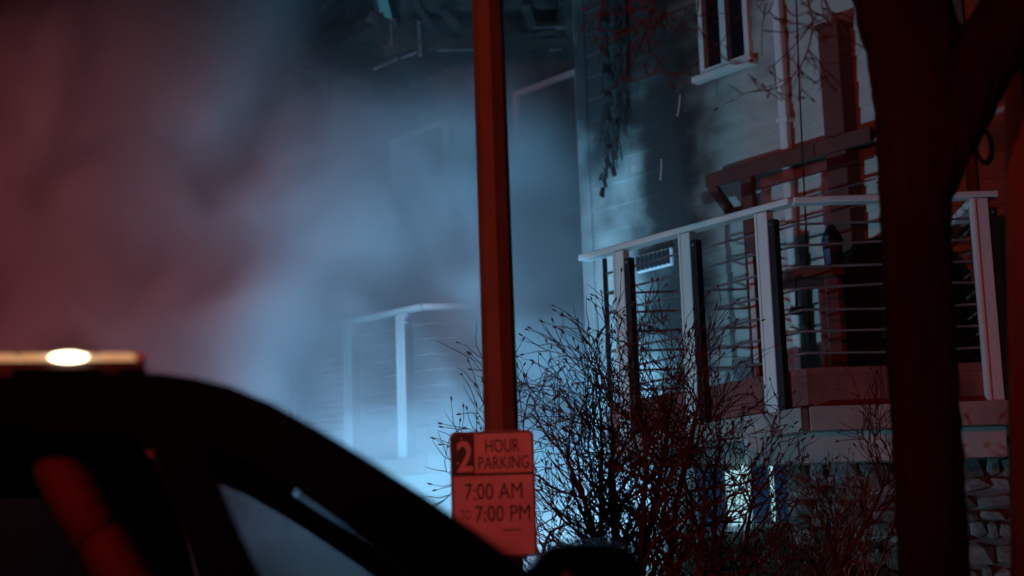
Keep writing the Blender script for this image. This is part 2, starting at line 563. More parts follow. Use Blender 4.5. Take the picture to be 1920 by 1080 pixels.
def make_deck(rail_z):
    """deck in its own coordinates, origin at the near post's foot on the floor plane"""
    root = empty('deck', (NP.x, NP.y, FLOOR))
    o = NP
    P = lambda px: on_line(px, NP, DV, 560) - o
    near, mid, far = P(1447), P(1300), P(1174)
    K = P(1503)
    F = P(1133)
    tip = P(1100)
    Rr = Vector((at(1853, 560, K.y + o.y).x - o.x, K.y, 0))
    backY = W2S.y - .04 - o.y
    B1 = Vector((at(1420, 560, F.y + o.y).x - o.x, F.y, 0))
    Wl = A0 - o - DV * 0.0
    # floor
    poly = [F, K, Rr + Vector((.06, 0, 0)), Vector((Rr.x + .06, backY, 0)), Vector((W2S.x - o.x + .02, backY, 0)), A0 - o - NV * .04]
    MB().prism([tuple(p[:2]) for p in poly], -.045, 0).build('floor', M['rim_stain'], root)
    # rim joists and the lower pale trim
    sd = (K - F).normalized()
    sn = Vector((-NV.x, -NV.y, 0))
    def band(a, b, nrm, z0, z1, th, name, mat):
        m = MB()
        m.add([a, b, b + nrm * th, a + nrm * th], [])
        vs = m.v
        mm = MB()
        mm.prism([tuple(v[:2]) for v in vs], z0, z1)
        return mm.build(name, mat, root)
    fy = Vector((0, -1, 0))
    band(F, K, -sn, -.24, -.047, .04, 'rim_joist', M['rim_stain'])
    band(K, Rr + Vector((.06, 0, 0)), -fy, -.24, -.047, .04, 'rim_joist', M['rim_stain'])
    o1 = sn * .075
    band(F + o1, K + o1, -sn, -.385, -.243, .115, 'trim_board', M['weathered_trim'])
    band(K + Vector((0, -.075, 0)), Rr + Vector((.12, -.075, 0)), -fy, -.385, -.243, .115, 'trim_board', M['weathered_trim'])
    band(F - sd * .03, F - sd * .03 + NV * 1.3, -sd, -.385, -.05, .03, 'trim_board', M['weathered_trim'])
    # soffit under the joists
    MB().prism([tuple((F + NV * .05)[:2]), tuple((K + NV * .05)[:2]), (Rr.x, Rr.y + .05), (Rr.x, backY), (W2S.x - o.x + .02, backY), tuple((A0 - o - NV * .05)[:2])], -.35, -.32).build('soffit', M['siding_far'], root)
    MB().beam(Vector((K.x - .35, K.y + .30, -.45)), Vector((Rr.x + .1, K.y + .30, -.45)), .12, .19).build('beam', M['siding_far'], root)
    # posts fixed to the outside of the rim, each with a black steel plate that holds the cables
    plates = []
    H = rail_z
    def post(p, ax, nrm, plate_side, w=.105, zlow=-.30):
        m = MB()
        c = p + nrm * .028
        m.add([c - ax * w / 2 - nrm * .028, c + ax * w / 2 - nrm * .028, c + ax * w / 2 + nrm * .036, c - ax * w / 2 + nrm * .036], [])
        mm = MB(); mm.prism([tuple(v[:2]) for v in m.v], zlow, H - .052)
        po = mm.build('post', M['white_paint'], root, bevel=.004)
        g = MB()
        c0 = c - ax * w / 2 + nrm * .036
        gm = MB(); gm.add([c0 + ax * .012, c0 + ax * .026, c0 + ax * .026 + nrm * .006, c0 + ax * .012 + nrm * .006], [])
        g.prism([tuple(v[:2]) for v in gm.v], zlow, H - .054)
        g.build('trim_strip', M['white_paint'], po)
        if plate_side:
            m = MB()
            c1 = c + ax * plate_side * (w / 2 + .0265)
            m.add([c1 - ax * .025 - nrm * .02, c1 + ax * .025 - nrm * .02, c1 + ax * .025 + nrm * .03, c1 - ax * .025 + nrm * .03], [])
            mm = MB(); mm.prism([tuple(v[:2]) for v in m.v], zlow + .02, H - .11)
            mm.build('side_plate', M['black_metal'], po)
            MB().ball(tuple(c1 + nrm * .032) [:2] + (H - .14,), .010, 6, 4).build('bolt', M['zinc'], po)
        return po
    for p in (far, mid, near):
        post(p, sd, sn, 1)
    post(Rr - Vector((.02, 0, 0)), Vector((1, 0, 0)), Vector((0, -1, 0)), 1)
    # slim inner uprights
    for p in (F + sd * .02, B1):
        MB().box(p.x - .016, p.x + .016, p.y - .016, p.y + .016, .0, H - .06).build('upright', M['black_metal'], root)
    MB().box(B1.x - .045, B1.x - .018, B1.y - .02, B1.y + .02, .0, H - .06).build('upright', M['white_paint'], root)
    # handrails
    zc = H - .025
    up = Vector((0, 0, zc))
    MB().beam(tip + sn * .02 + up, K + sn * .02 + up, .10, .040).build('handrail', M['white_paint'], root, bevel=.006)
    MB().beam(K + Vector((-.02, -.02, zc - .002)), Rr + Vector((.10, -.02, zc - .002)), .10, .040).build('handrail', M['white_paint'], root, bevel=.006)
    MB().beam(Rr + Vector((.02, .04, zc - .004)), Vector((Rr.x + .02, backY, zc - .004)), .11, .05).build('handrail', M['white_paint'], root, bevel=.006)
    # cables: side, front, back, right
    n = 7
    for i in range(n):
        z = .045 + (H - .19) * (i + .35) / (n - .5)
        s = Vector((0, 0, z))
        jt = lambda: Vector((0, 0, R.uniform(-.02, .02)))
        MB().tube([F + s, (F + P(1440)) / 2 + s + jt() * .6, P(1440) + s + jt()], .0085, 5).build('cable', M['steel_cable'], root)
        MB().tube([P(1452) + s + jt(), K + s, K + Vector((.04, 0, z)), (K + Rr) / 2 + s + jt() * .7, Rr + Vector((-.06, 0, z))], .0085, 5).build('cable', M['steel_cable'], root)
        if i < n - 1:
            MB().tube([F + s, B1 + s], .0085, 5).build('cable', M['steel_cable'], root)
        MB().tube([Rr + Vector((.0, .06, z)), Vector((Rr.x, backY, z))], .0085, 5).build('cable', M['steel_cable'], root)
    return root


deck = make_deck(RAIL_H)
tag(deck, 'near white-railed deck with dark cables, in front of the sooty wall', 'deck', 'cable-railed decks')
d2 = copy_tree(deck)
d2.location = deck.location + SHIFT
d2.rotation_euler.z = math.radians(8)
tag(d2, 'far lower deck railing glowing pale blue in smoke, left of the street pole', 'deck', 'cable-railed decks')
d3 = copy_tree(deck)
d3.location = deck.location + SHIFT + Vector((0.0, 0, 4.05))
for ch in d3.children_recursive:
    if ch.name.split('.')[0] in ('floor', 'rim_joist', 'trim_board', 'soffit', 'handrail', 'side_plate', 'upright', 'post', 'trim_strip', 'beam'):
        ch.data = ch.data.copy()
        ch.data.materials[0] = M['soot_wood']
o3 = d3.location
for (a, b, w, mt) in (((700, 131), (745, 111), .022, 'zinc_grey'), ((752, 110), (781, 99), .016, 'zinc_grey'), ((785, 40), (788, 106), .028, 'zinc_grey'), ((733, 40), (734, 84), .014, 'zinc_grey'),
                  ((740, 36), (743, 78), .010, 'zinc_grey'), ((712, -20), (728, 44), .09, 'green_panel'), ((775, 0), (812, 60), .06, 'soot_wood'), ((860, 60), (980, 72), .09, 'soot_wood'), ((800, 84), (1085, 86), .12, 'soot_wood'), ((720, 96), (800, 74), .10, 'soot_wood'), ((985, 10), (1010, 90), .08, 'soot_wood'), ((1060, -20), (1075, 95), .09, 'soot_wood'), ((760, -20), (764, 92), .10, 'soot_wood'), ((930, 75), (1040, 60), .04, 'soot_wood'), ((820, 95), (905, 93), .02, 'zinc_grey'), ((1030, 95), (1082, 92), .02, 'zinc_grey'),
                  ((1000, 53), (1060, 52), .02, 'zinc_grey'), ((690, 30), (760, 70), .10, 'soot_wood'), ((830, 20), (890, 90), .07, 'soot_wood'), ((705, -30), (718, 90), .08, 'soot_wood')):
    yy = o3.y - .32
    MB().beam(at(*a, yy) - o3, at(*b, yy + R.uniform(-.05, .05)) - o3, w, .03, up=(0, 1, 0)).build('broken_board', M[mt], d3)
tag(d3, 'burnt dark upper deck seen from below at the top, behind the pole', 'deck', 'cable-railed decks')

# ---------------------------------------------------------------- things on and by the near wing
def shadow_frame():
    """solid red-brown rail, braces and tall post standing in for shadows on the wall"""
    off = NV * -.11
    line = lambda px, py: on_line(px, A0 + off, DV, py)
    q = line(1576, 250)
    t = empty('shadow_frame', (q.x, q.y, FLOOR))  # solid bars added in place of the railing's cast shadow
    tag(t, 'reddish-brown shadow of a rail and tall post, built solid, behind the near deck', 'timber frame')
    o = Vector((q.x, q.y, FLOOR))
    def L(px, py):
        p = line(px, py)
        return Vector((p.x, p.y, at(px, py, p.y).z)) - o
    tz = L(1560, 54).z
    w = .088
    m = MB().box(-w, w, -.07, .07, 0, tz)
    po = m.build('post', M['timber_and_shadow'], t, bevel=.006)
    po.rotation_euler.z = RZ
    c = MB().box(-w - .016, w + .016, -.086, .086, tz + .001, tz + .03).build('cap', M['timber_and_shadow'], t)
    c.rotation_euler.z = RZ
    u = Vector((.653, -.757, 0))
    a, b = L(1342, 352), L(1650, 246)
    a.z = b.z = (a.z + b.z) / 2
    def on(v): return v - NV * .085
    MB().beam(on(a), on(b), .05, .105).build('rail', M['timber_and_shadow'], t, bevel=.005)
    for px in (1421,):
        p = on(L(px, 400)); p.z = 0
        MB().beam(p, Vector((p.x, p.y, a.z - .054)), .05, .105, up=u).build('shadow_short_post', M['timber_and_shadow'], t, bevel=.005)
    e = on(L(1383, 397))
    MB().beam(on(a) + u * .05 - Vector((0, 0, .05)), e, .04, .07).build('shadow_brace', M['timber_and_shadow'], t)
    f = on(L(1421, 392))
    MB().beam(e - Vector((0, 0, .02)), Vector((f.x, f.y, f.z)), .04, .05).build('shadow_brace', M['timber_and_shadow'], t)
    for dz in (.16, .31, .46):
        MB().tube([on(a) + u * .35 - Vector((0, 0, dz)), on(b) - Vector((0, 0, dz))], .007, 5).build('cable', M['steel_cable'], t)
    return t


shadow_frame()


def debris():
    # charred strips dangling from the burnt corner
    for i, (pts, w, lab) in enumerate((
            ([(1137, -60), (1134, 60), (1140, 170), (1136, 250), (1140, 300), (1130, 365)], .075, 'longest charred strip dangling at the burnt building corner'),
            ([(1160, -40), (1160, 80), (1158, 190), (1156, 250), (1158, 312)], .035, 'thin charred strip hanging right beside the longest one'))):
        m = MB()
        prev = None
        Y = 13.75
        dense = []
        for a, b in zip(pts[:-1], pts[1:]):
            for q in range(7):
                t = q / 7
                dense.append((a[0] + (b[0] - a[0]) * t + R.uniform(-3, 3), a[1] + (b[1] - a[1]) * t))
        dense.append(pts[-1])
        c = [at(px, py, Y + R.uniform(-.02, .02)) for px, py in dense]
        m.tube(c, [w * (.42 - .3 * q / len(c)) * R.uniform(.7, 1.2) for q in range(len(c))], 6)
        for k in range(len(c) - 1):
            f = 1 - .6 * (k / len(c))
            w0 = w * f * R.uniform(.3, 1.0)
            m.beam(c[k] + Vector((0, 0, .015)), c[k + 1] - Vector((0, 0, .02)), w0 * 1.2, w0 * .5, up=(0, 1, 0))
            if R.random() < .5:
                s = R.choice((-1, 1))
                q = c[k] + Vector((s * w * .35, R.uniform(-.02, .02), -.02))
                m.beam(q, q - Vector((s * -.02, 0, R.uniform(.05, .2))), w * .25, w * .2, up=(0, 1, 0))
        tag(m.build('charred_strip', M['char']), lab, 'debris', 'charred debris')
    # burnt eave board stub above, and pale dangling wires
    for (p0, p1, Y, lab) in (((1275, 178), (1270, 218), 13.0, 'short pale wire stub dangling below the dark window'),
                             ((1240, 298), (1238, 338), 13.2, 'short pale wire stub lower on the sooty wall')):
        tag(MB().tube([at(*p0, Y), at((p0[0] + p1[0]) / 2 + 1, (p0[1] + p1[1]) / 2, Y), at(*p1, Y)], .005, 5).build('wire', M['white_paint']), lab, 'wire', 'dangling wires')
    m = MB()
    pts = [at(1492, -30, 12.3), at(1497, 120, 12.3), at(1505, 300, 12.3), at(1511, 420, 12.3), at(1516, 560, 12.3), at(1519, 640, 12.3)]
    tag(m.tube(pts, .006, 5).build('cord', M['rubber']), 'thin black cord hanging straight down the wall onto the near deck', 'cord')
    x = DSP
    z0, z1 = FLOOR + .02, 8.9
    g = empty('downspout', (x.x - NV.x * .07, x.y - NV.y * .07, z0), RZ)
    tag(g, 'pale vertical downspout on the wall behind the black cord', 'downspout')
    MB().box(-.035, .035, -.028, .028, 0, z1 - z0).build('pipe', M['white_paint'], g, bevel=.008)
    for z in (.5, 2.0, 3.5, 5.0):
        MB().box(-.05, .05, -.034, .05, z, z + .03).build('strap', M['white_paint'], g)
    # pickets of another railing farther back, added as upright slats on this wall
    v = empty('picket_row', C0, RZ)
    tag(v, 'row of pickets from a railing beyond, set flat behind the first deck posts', 'picket_railing')
    a, b = loc_x(1203, 490), loc_x(1268, 490)
    zc = at(1235, 490, on_line(1235, A0, DV).y).z
    MB().box(a, b, -.05, -.027, zc - .065, zc + .065).build('backing', M['white_paint'], v)
    for i in range(8):
        xx = a + (b - a) * (i + .5) / 8
        MB().box(xx - .011, xx + .011, -.075, -.051, zc - .055, zc + .055).build('slat', M['black_metal'], v)
    # round wall lamp between trunk and right-hand pole
    c = at(1843, 275, W2S.y - .06)
    l = empty('wall_lamp', c)
    tag(l, 'unlit oval wall lamp with dark ring between the tree and right-hand pole', 'wall lamp')
    ring = [(.05 * math.cos(t), -.02, .115 * math.sin(t)) for t in [2 * math.pi * k / 20 for k in range(21)]]
    MB().tube(ring, .013, 6).build('ring', M['black_metal'], l, smooth=True)
    MB().ball((0, -.01, 0), (.045, .035, .10), 12, 8).build('globe', M['render_white'], l, smooth=True)
    p = at(1818, 290, W2S.y - .07)
    tag(MB().box(p.x - .035, p.x + .035, p.y - .03, p.y + .03, FLOOR, p.z + 1.2).build('drain_pipe', M['old_pole'], bevel=.01),
        'dark drain pipe on the wall just right of the tree trunk', 'pipe')


debris()


def grill():
    Y0 = 11.55
    a, b = at(1590, 600, Y0), at(1825, 600, Y0)
    g = empty('barbecue_grill', ((a.x + b.x) / 2, Y0 + .27, FLOOR))
    tag(g, 'bulky barbecue grill under a black cover behind the tree trunk on the deck', 'grill')
    hw = (b.x - a.x) / 2
    # draped cover: stacked rounded rings
    m = MB()
    prof = [(0.0, 1.0), (.05, 1.02), (.35, .99), (.62, .97), (.72, .93), (.86, .86), (.95, .74), (1.0, .5), (1.015, .2)]
    n = 40
    topz = at(1620, 432, Y0).z - FLOOR
    for (h, s) in prof:
        for k in range(n):
            t = 2 * math.pi * k / n
            cx, sy = math.cos(t), math.sin(t)
            e = .35
            x = hw * s * math.copysign(abs(cx) ** e, cx)
            y = .27 * s * math.copysign(abs(sy) ** e, sy)
            fold = 1 + .03 * math.sin(k * 5.3 + 2 * h) * (1 - h) + .02 * noise.noise(Vector((x * 5, y * 5, h * 4)))
            m.v.append(Vector((x * fold, y * fold, h * topz / 1.015)))
    for i in range(len(prof) - 1):
        for k in range(n):
            p, q = i * n + k, i * n + (k + 1) % n
            m.f.append((p, q, q + n, p + n))
    m.f.append(tuple(range((len(prof) - 1) * n, len(prof) * n)))
    m.f.append(tuple(range(n - 1, -1, -1)))
    m.build('cover', M['cover_cloth'], g, smooth=True)
    # side shelf with tools
    sx0 = at(1474, 505, Y0).x - g.location.x
    sx1 = -hw * .97
    sz = at(1520, 507, Y0).z - FLOOR
    MB().box(sx0, sx1, -.22, .16, sz - .028, sz + .028).build('side_shelf', M['timber_and_shadow'], g, bevel=.006)
    MB().box(sx1 - .12, sx1 - .02, -.2, -.12, .0, sz - .03).build('leg', M['timber_and_shadow'], g)
    MB().box(sx1 - .12, sx1 - .02, .06, .14, .0, sz - .03).build('leg', M['timber_and_shadow'], g)
    MB().box(sx1 - .12, sx1 - .02, -.11, .05, .22, .25).build('lower_rail', M['timber_and_shadow'], g)
    t = empty('grill_brush', (g.location.x + sx0 + .055, Y0 + .03, FLOOR + sz - .03))
    tag(t, 'small dark brush hanging under the grill side shelf', 'brush')
    MB().tube([(0, 0, 0), (.004, 0, -.10), (0, 0, -.2)], .009, 6).build('handle', M['black_metal'], t)
    MB().box(-.05, .05, -.03, .03, -.245, -.2).build('head', M['black_metal'], t, bevel=.012)
    pt = at(1560, 450, Y0 + .1)
    lid = empty('lantern', (pt.x, pt.y, FLOOR + sz + .028))
    tag(lid, 'dark rounded lantern standing on the grill side shelf', 'lantern')
    hz = at(1560, 422, Y0 + .1).z - (FLOOR + sz + .028)
    MB().tube([(0, 0, 0), (0, 0, .02)], [.07, .065], 14).build('base', M['black_metal'], lid)
    MB().tube([(0, 0, .021), (0, 0, hz * .6), (0, 0, hz * .62)], [.058, .066, .066], 14).build('body', M['shutter_blue'], lid, smooth=True)
    MB().tube([(0, 0, hz * .63), (0, 0, hz * .8), (0, 0, hz)], [.072, .055, .02], 14).build('cap', M['black_metal'], lid, smooth=True)


grill()


def stone_wall():
    Y = 12.0
    z1 = FLOOR - .40
    x0, x1 = at(1495, 950, Y).x, at(1990, 950, Y).x
    w = empty('stone_wall', ((x0 + x1) / 2, Y, 0))
    tag(w, 'rough grey stone wall under the near deck, right of the blue shutters', 'wall')
    xo = w.location.x
    MB().box(x0 - xo, x1 - xo, .085, .4, 0, z1).build('core', M['mortar'], w)
    protos = []
    for k in range(7):
        bm = bmesh.new()
        bmesh.ops.create_icosphere(bm, subdivisions=1, radius=.5)
        rr = random.Random(k)
        for v in bm.verts:
            for i in range(3):
                v.co[i] = math.copysign(min(.46, abs(v.co[i]) * 1.25), v.co[i]) * rr.uniform(.86, 1.06)
        me = bpy.data.meshes.new('stone')
        bm.to_mesh(me); bm.free()
        me.materials.append((M['stone'], M['stone_b'], M['stone_c'])[k % 3])
        protos.append(me)
    z = .95
    row = 0
    while z < z1 - .03:
        h = R.uniform(.07, .17)
        if z + h > z1: h = z1 - z
        x = x0 - R.uniform(0, .08)
        while x < x1 - .04:
            wd = R.uniform(.07, .27)
            s = bpy.data.objects.new('stone', R.choice(protos))
            COL.objects.link(s)
            s.parent = w
            s.location = (x + wd / 2 - xo, .066 + R.uniform(-.018, .014), z + h / 2 + R.uniform(-.02, .02))
            s.scale = (wd * 1.06, R.uniform(.08, .12), h * R.uniform(1.0, 1.25))
            s.rotation_euler = (R.uniform(-.15, .15), R.uniform(-.2, .2), R.uniform(-.15, .15))
            x += wd
        z += h


stone_wall()

# ---------------------------------------------------------------- street pole and sign
def street_pole():
    Y = 6.98
    b = at(940, 800, Y); t = at(914, 0, Y)
    rb, rt = .0655, .0615 * 1.0
    p = empty('street_pole', (b.x, Y, .126))
    tag(p, 'tapered octagonal metal street pole lit red, standing behind the parking sign', 'pole')
    lean = (t.x - b.x) / (t.z - b.z)
    H = 6.2
    base = Vector((-lean * (b.z - .126), 0, 0))
    top = base + Vector((lean * H, 0, H))
    zs = [0, b.z - .126, t.z - .126, H]
    slope = (rb - rt) / (t.z - b.z)
    m = MB()
    pts = [base + Vector((lean * z, 0, z)) for z in zs]
    rs = [rb - slope * (z - (b.z - .126)) for z in zs]
    m.tube(pts, rs, 8, phase=-math.pi / 2 + math.radians(5))
    m.build('shaft', M['pole_paint'], p)
    MB().box(base.x - .16, base.x + .16, -.16, .16, 0, .03).build('base_plate', M['pole_paint'], p, bevel=.006)
    for sx in (-1, 1):
        for sy in (-1, 1):
            MB().tube([(base.x + sx * .12, sy * .12, .03), (base.x + sx * .12, sy * .12, .06)], .018, 6).build('anchor_bolt', M['zinc'], p)
    return p


street_pole()


def parking_sign():
    Y = 6.885
    W, H = .311, .466
    tl, tr = at(842.5, 810, Y), at(1000.5, 806, Y)
    s = (tr.x - tl.x) / W
    print("sign width", tr.x - tl.x)
    c = (tl + tr) / 2
    root = empty('parking_sign', (c.x, Y, c.z - H))
    tag(root, 'two hour parking sign lit red, bolted to the street pole', 'sign')

    def rrect(w, h, r, cx=0, cz=0, n=5):
        pts = []
        for (sx, sz, a0) in ((1, 1, 0), (-1, 1, 90), (-1, -1, 180), (1, -1, 270)):
            for k in range(n + 1):
                a = math.radians(a0 + 90 * k / n)
                pts.append((cx + sx * (w / 2 - r) + r * math.cos(a), cz + sz * (h / 2 - r) + r * math.sin(a)))
        return pts
    cz = H / 2

    def plate(poly, y0, y1):
        n = len(poly)
        m = MB()
        vs = [(p[0], y0, p[1]) for p in poly] + [(p[0], y1, p[1]) for p in poly]
        fs = [tuple(range(n)), tuple(range(2 * n - 1, n - 1, -1))] + [(i, i + n, (i + 1) % n + n, (i + 1) % n) for i in range(n)]
        return m.add(vs, fs)
    plate(rrect(W, H, .024, 0, cz), 0, .003).build('panel', M['sign_white'], root)
    o_, i_ = rrect(W - .004, H - .004, .022, 0, cz), rrect(W - .018, H - .018, .016, 0, cz)
    m = MB()
    n = len(o_)
    m.add([(p[0], -.0012, p[1]) for p in o_] + [(p[0], -.0012, p[1]) for p in i_], [(k, (k + 1) % n, (k + 1) % n + n, k + n) for k in range(n)])
    m.build('border', M['sign_green'], root)
    U = lambda px: (px - 842.5) / 158 * W - W / 2
    V = lambda py: H - (py - 809) / 158 * W
    # dark block behind the numeral, divider
    m = MB()
    m.add([(U(846), -.0014, V(889)), (U(888), -.0014, V(889)), (U(888), -.0014, V(814)), (U(853), -.0014, V(814)), (U(846), -.0014, V(822))], [(0, 1, 2, 3, 4)])
    m.build('numeral_block', M['sign_green'], root)
    m = MB(); m.add([(U(846), -.0016, V(893)), (U(997), -.0016, V(893)), (U(997), -.0016, V(888)), (U(846), -.0016, V(888))], [(0, 1, 2, 3)])
    m.build('divider', M['sign_green'], root)

    def text(body, x0, x1, yb, yt, mat, y, bold):
        cu = bpy.data.curves.new('t', 'FONT')
        cu.body = body
        cu.offset = bold
        cu.resolution_u = 3
        ob = bpy.data.objects.new('t', cu)
        COL.objects.link(ob)
        bpy.context.view_layer.update()
        dg = bpy.context.evaluated_depsgraph_get()
        me = bpy.data.meshes.new_from_object(ob.evaluated_get(dg))
        xs = [v.co.x for v in me.vertices]; ys = [v.co.y for v in me.vertices]
        ax, bx = min(xs), max(xs); ay, by = min(ys), max(ys)
        for v in me.vertices:
            v.co = ((U(x0) + (v.co.x - ax) / (bx - ax) * (U(x1) - U(x0))), y, V(yb) + (v.co.y - ay) / (by - ay) * (V(yt) - V(yb)))
        bpy.data.objects.remove(ob)
        me.materials.clear()
        me.materials.append(mat)
        o = bpy.data.objects.new('lettering', me)
        COL.objects.link(o)
        o.parent = root
    text('2', 855, 885, 885, 826, M['sign_white'], -.0026, .02)
    text('HOUR', 909, 973, 850, 825, M['sign_green'], -.0026, .0)
    text('PARKING', 895, 990, 881, 857, M['sign_green'], -.0026, .0)
    text('7:00 AM', 868, 976, 938, 907, M['sign_green'], -.0026, .0)
    text('TO', 859, 878, 974, 956, M['sign_green'], -.0026, .0)
    text('7:00 PM', 887, 989, 979, 949, M['sign_green'], -.0026, .0)
    m = MB()
    m.add([(U(937), -.0026, V(997)), (U(971), -.0026, V(997)), (U(971), -.0026, V(993.5)), (U(937), -.0026, V(993.5))], [(0, 1, 2, 3)])
    m.build('mark', M['sign_faded'], root)
    for (px, py) in ((866, 822), (858, 868)):
        MB().ball((U(px), -.004, V(py)), (.0075, .005, .0075), 8, 5).build('bolt', M['zinc'], root)
    MB().box(-.02, .10, .004, .03, H * .86, H * .90).build('bracket', M['zinc'], root)


parking_sign()

# ---------------------------------------------------------------- tree, shrubs, right-hand pole
def smooth_path(pts, k=4):
    out = []
    for i in range(len(pts) - 1):
        p0 = pts[max(i - 1, 0)]; p1 = pts[i]; p2 = pts[i + 1]; p3 = pts[min(i + 2, len(pts) - 1)]
        for q in range(k):
            t = q / k
            out.append(.5 * ((2 * p1) + (p2 - p0) * t + (2 * p0 - 5 * p1 + 4 * p2 - p3) * t * t + (3 * p1 - p0 - 3 * p2 + p3) * t ** 3))
    out.append(pts[-1])
    return out


def grow(m, tips, p, d, length, r, level, rng, spread=.6, up=.25, buds=True, n_side=(2, 4), taper=.55, seglen=.09, wob=.28):
    nseg = max(2, int(length / seglen))
    pts, rad = [p.copy()], [r]
    dd = d.normalized()
    kids = []
    for i in range(nseg):
        dd = (dd + Vector((rng.gauss(0, wob), rng.gauss(0, wob), rng.gauss(0, wob))) * .5 + Vector((0, 0, up * .22))).normalized()
        p = p + dd * (length / nseg)
        pts.append(p.copy())
        rad.append(r * (1 - (1 - taper) * (i + 1) / nseg))
        kids.append((p.copy(), dd.copy(), rad[-1]))
    if level == 0 and buds:
        rad[-1] *= .8
    m.tube(pts, rad, 3 if r < .004 else (4 if r < .012 else 6))
    if level == 0:
        if buds and rng.random() < .6:
            q = pts[-1]
            m.tube([q, q + dd * .012, q + dd * .026], [r * .9, r * 1.9, r * .3], 4)
        return
    n = rng.randint(*n_side)
    for j in range(n + 1):
        if j == n:
            q, qd, qr = kids[-1]
            s = spread * .5
        else:
            q, qd, qr = kids[rng.randint(max(0, nseg // 4), nseg - 1)]
            s = spread
        nd = (qd + Vector((rng.uniform(-1, 1), rng.uniform(-1, 1), rng.uniform(-.6, 1))) * s * 1.25).normalized()
        grow(m, tips, q, nd, length * rng.uniform(.48, .78), max(.0027, qr * rng.uniform(.55, .8)), level - 1, rng, spread, up, buds, n_side, taper, seglen, wob)


def street_tree():
    Y = 6.2
    root = empty('street_tree', (at(1760, 1080, Y).x, Y, 0.0))
    tag(root, 'dark forked tree trunk in the right foreground with bare twigs above', 'tree')
    o = root.location
    k = Y / FPX * 1.015
    L = lambda px, py, dy=0: at(px, py, Y + dy) - o
    trunk = smooth_path([L(1790, 1700), L(1768, 1300), L(1752, 1080), L(1740, 860), L(1727, 640), L(1718, 470), L(1716, 330), L(1722, 210), L(1712, 90), L(1690, 0), L(1650, -160), L(1590, -420)])
    hw = [100, 72, 66, 65, 66, 66, 72, 84, 92, 94, 84, 60]
    rr = []
    for i in range(len(hw) - 1):
        rr += [hw[i] + (hw[i + 1] - hw[i]) * q / 4 for q in range(4)]
    rr.append(hw[-1])
    m = MB()
    m.tube(trunk, [h * k for h in rr], 20)
    limb = smooth_path([L(1720, 420), L(1752, 300), L(1800, 190), L(1862, 80), L(1930, -30), L(2040, -220), L(2110, -420)])
    lh = [40, 62, 70, 66, 66, 58, 46]
    rr = []
    for i in range(len(lh) - 1):
        rr += [lh[i] + (lh[i + 1] - lh[i]) * q / 4 for q in range(4)]
    rr.append(lh[-1])
    m.tube(limb, [h * k for h in rr], 20)
    t = m.build('trunk', M['bark'], root, smooth=True)
    rm = t.modifiers.new('remesh', 'REMESH'); rm.mode = 'VOXEL'; rm.voxel_size = .014; rm.use_smooth_shade = True
    sm = t.modifiers.new('smooth', 'SMOOTH'); sm.factor = .6; sm.iterations = 6
    tx = bpy.data.textures.new('bark_relief', 'CLOUDS'); tx.noise_scale = .07
    dm = t.modifiers.new('relief', 'DISPLACE'); dm.texture = tx; dm.strength = .022; dm.mid_level = .5
    # overhead limb carrying the twigs seen at the top
    rng = random.Random(5)
    tw = MB()
    lead = smooth_path([L(1650, -160), L(1560, -150, .25), L(1430, -110, .4), L(1300, -90, .5), L(1170, -70, .55), L(1090, -60, .6)], 5)
    tw.tube(lead, [.05 - .042 * i / (len(lead) - 1) for i in range(len(lead))], 8)
    strokes = [
        [(1512, -90), (1515, 4), (1524, 37), (1515, 93), (1494, 133), (1463, 163), (1407, 172)],
        [(1515, 93), (1526, 115), (1539, 141), (1533, 160)],
        [(1524, 43), (1493, 81), (1459, 115), (1437, 130)],
        [(1470, -100), (1448, 7), (1431, 37), (1428, 104)],
        [(1431, 57), (1489, 60), (1522, 41)],
        [(1530, -95), (1548, 4), (1574, 41), (1596, 74), (1626, 93)],
        [(1467, 163), (1467, 189)],
        [(1560, -95), (1540, 10), (1560, 50), (1550, 76)],
        [(1500, 0), (1540, 30), (1580, 25), (1610, 50)],
        [(1470, 10), (1490, 30), (1520, 20)],
        [(1190, -60), (1180, 4), (1191, 37), (1228, 37), (1272, 19), (1310, 5)],
        [(1150, -60), (1130, 10), (1120, 55), (1095, 60)],
        [(1120, 55), (1165, 58), (1213, 50), (1240, 30)],
        [(1250, -80), (1225, 10), (1210, 60), (1190, 110), (1165, 150)],
        [(1210, 60), (1218, 95), (1205, 130)],
        [(1310, -80), (1309, 7), (1305, 41), (1324, 74), (1330, 95)],
        [(1165, 10), (1195, 20), (1210, 5)],
    ]
    for i, s in enumerate(strokes):
        dy = .42 + .1 * math.sin(i)
        pts = smooth_path([L(px, py, dy) for px, py in s], 3)
        r0 = .0050 if len(s) > 4 else .0032
        tw.tube(pts, [r0 * (1 - .6 * q / (len(pts) - 1)) for q in range(len(pts))], 5)
        for q in range(len(pts) // 3 if s[0][0] > 1350 else len(pts) // 2):
            j = rng.randint(2, len(pts) - 1) if len(pts) > 3 else 1
            dirv = Vector((rng.uniform(-1, 1), rng.uniform(-.7, .7), rng.uniform(-1, .5)))
            grow(tw, None, pts[j], dirv, rng.uniform(.05, .13), .0026, 1, rng, .7, 0, True, (0, 2), .6, .035, .4)
    tw.build('crown', M['twig'], root)


street_tree()


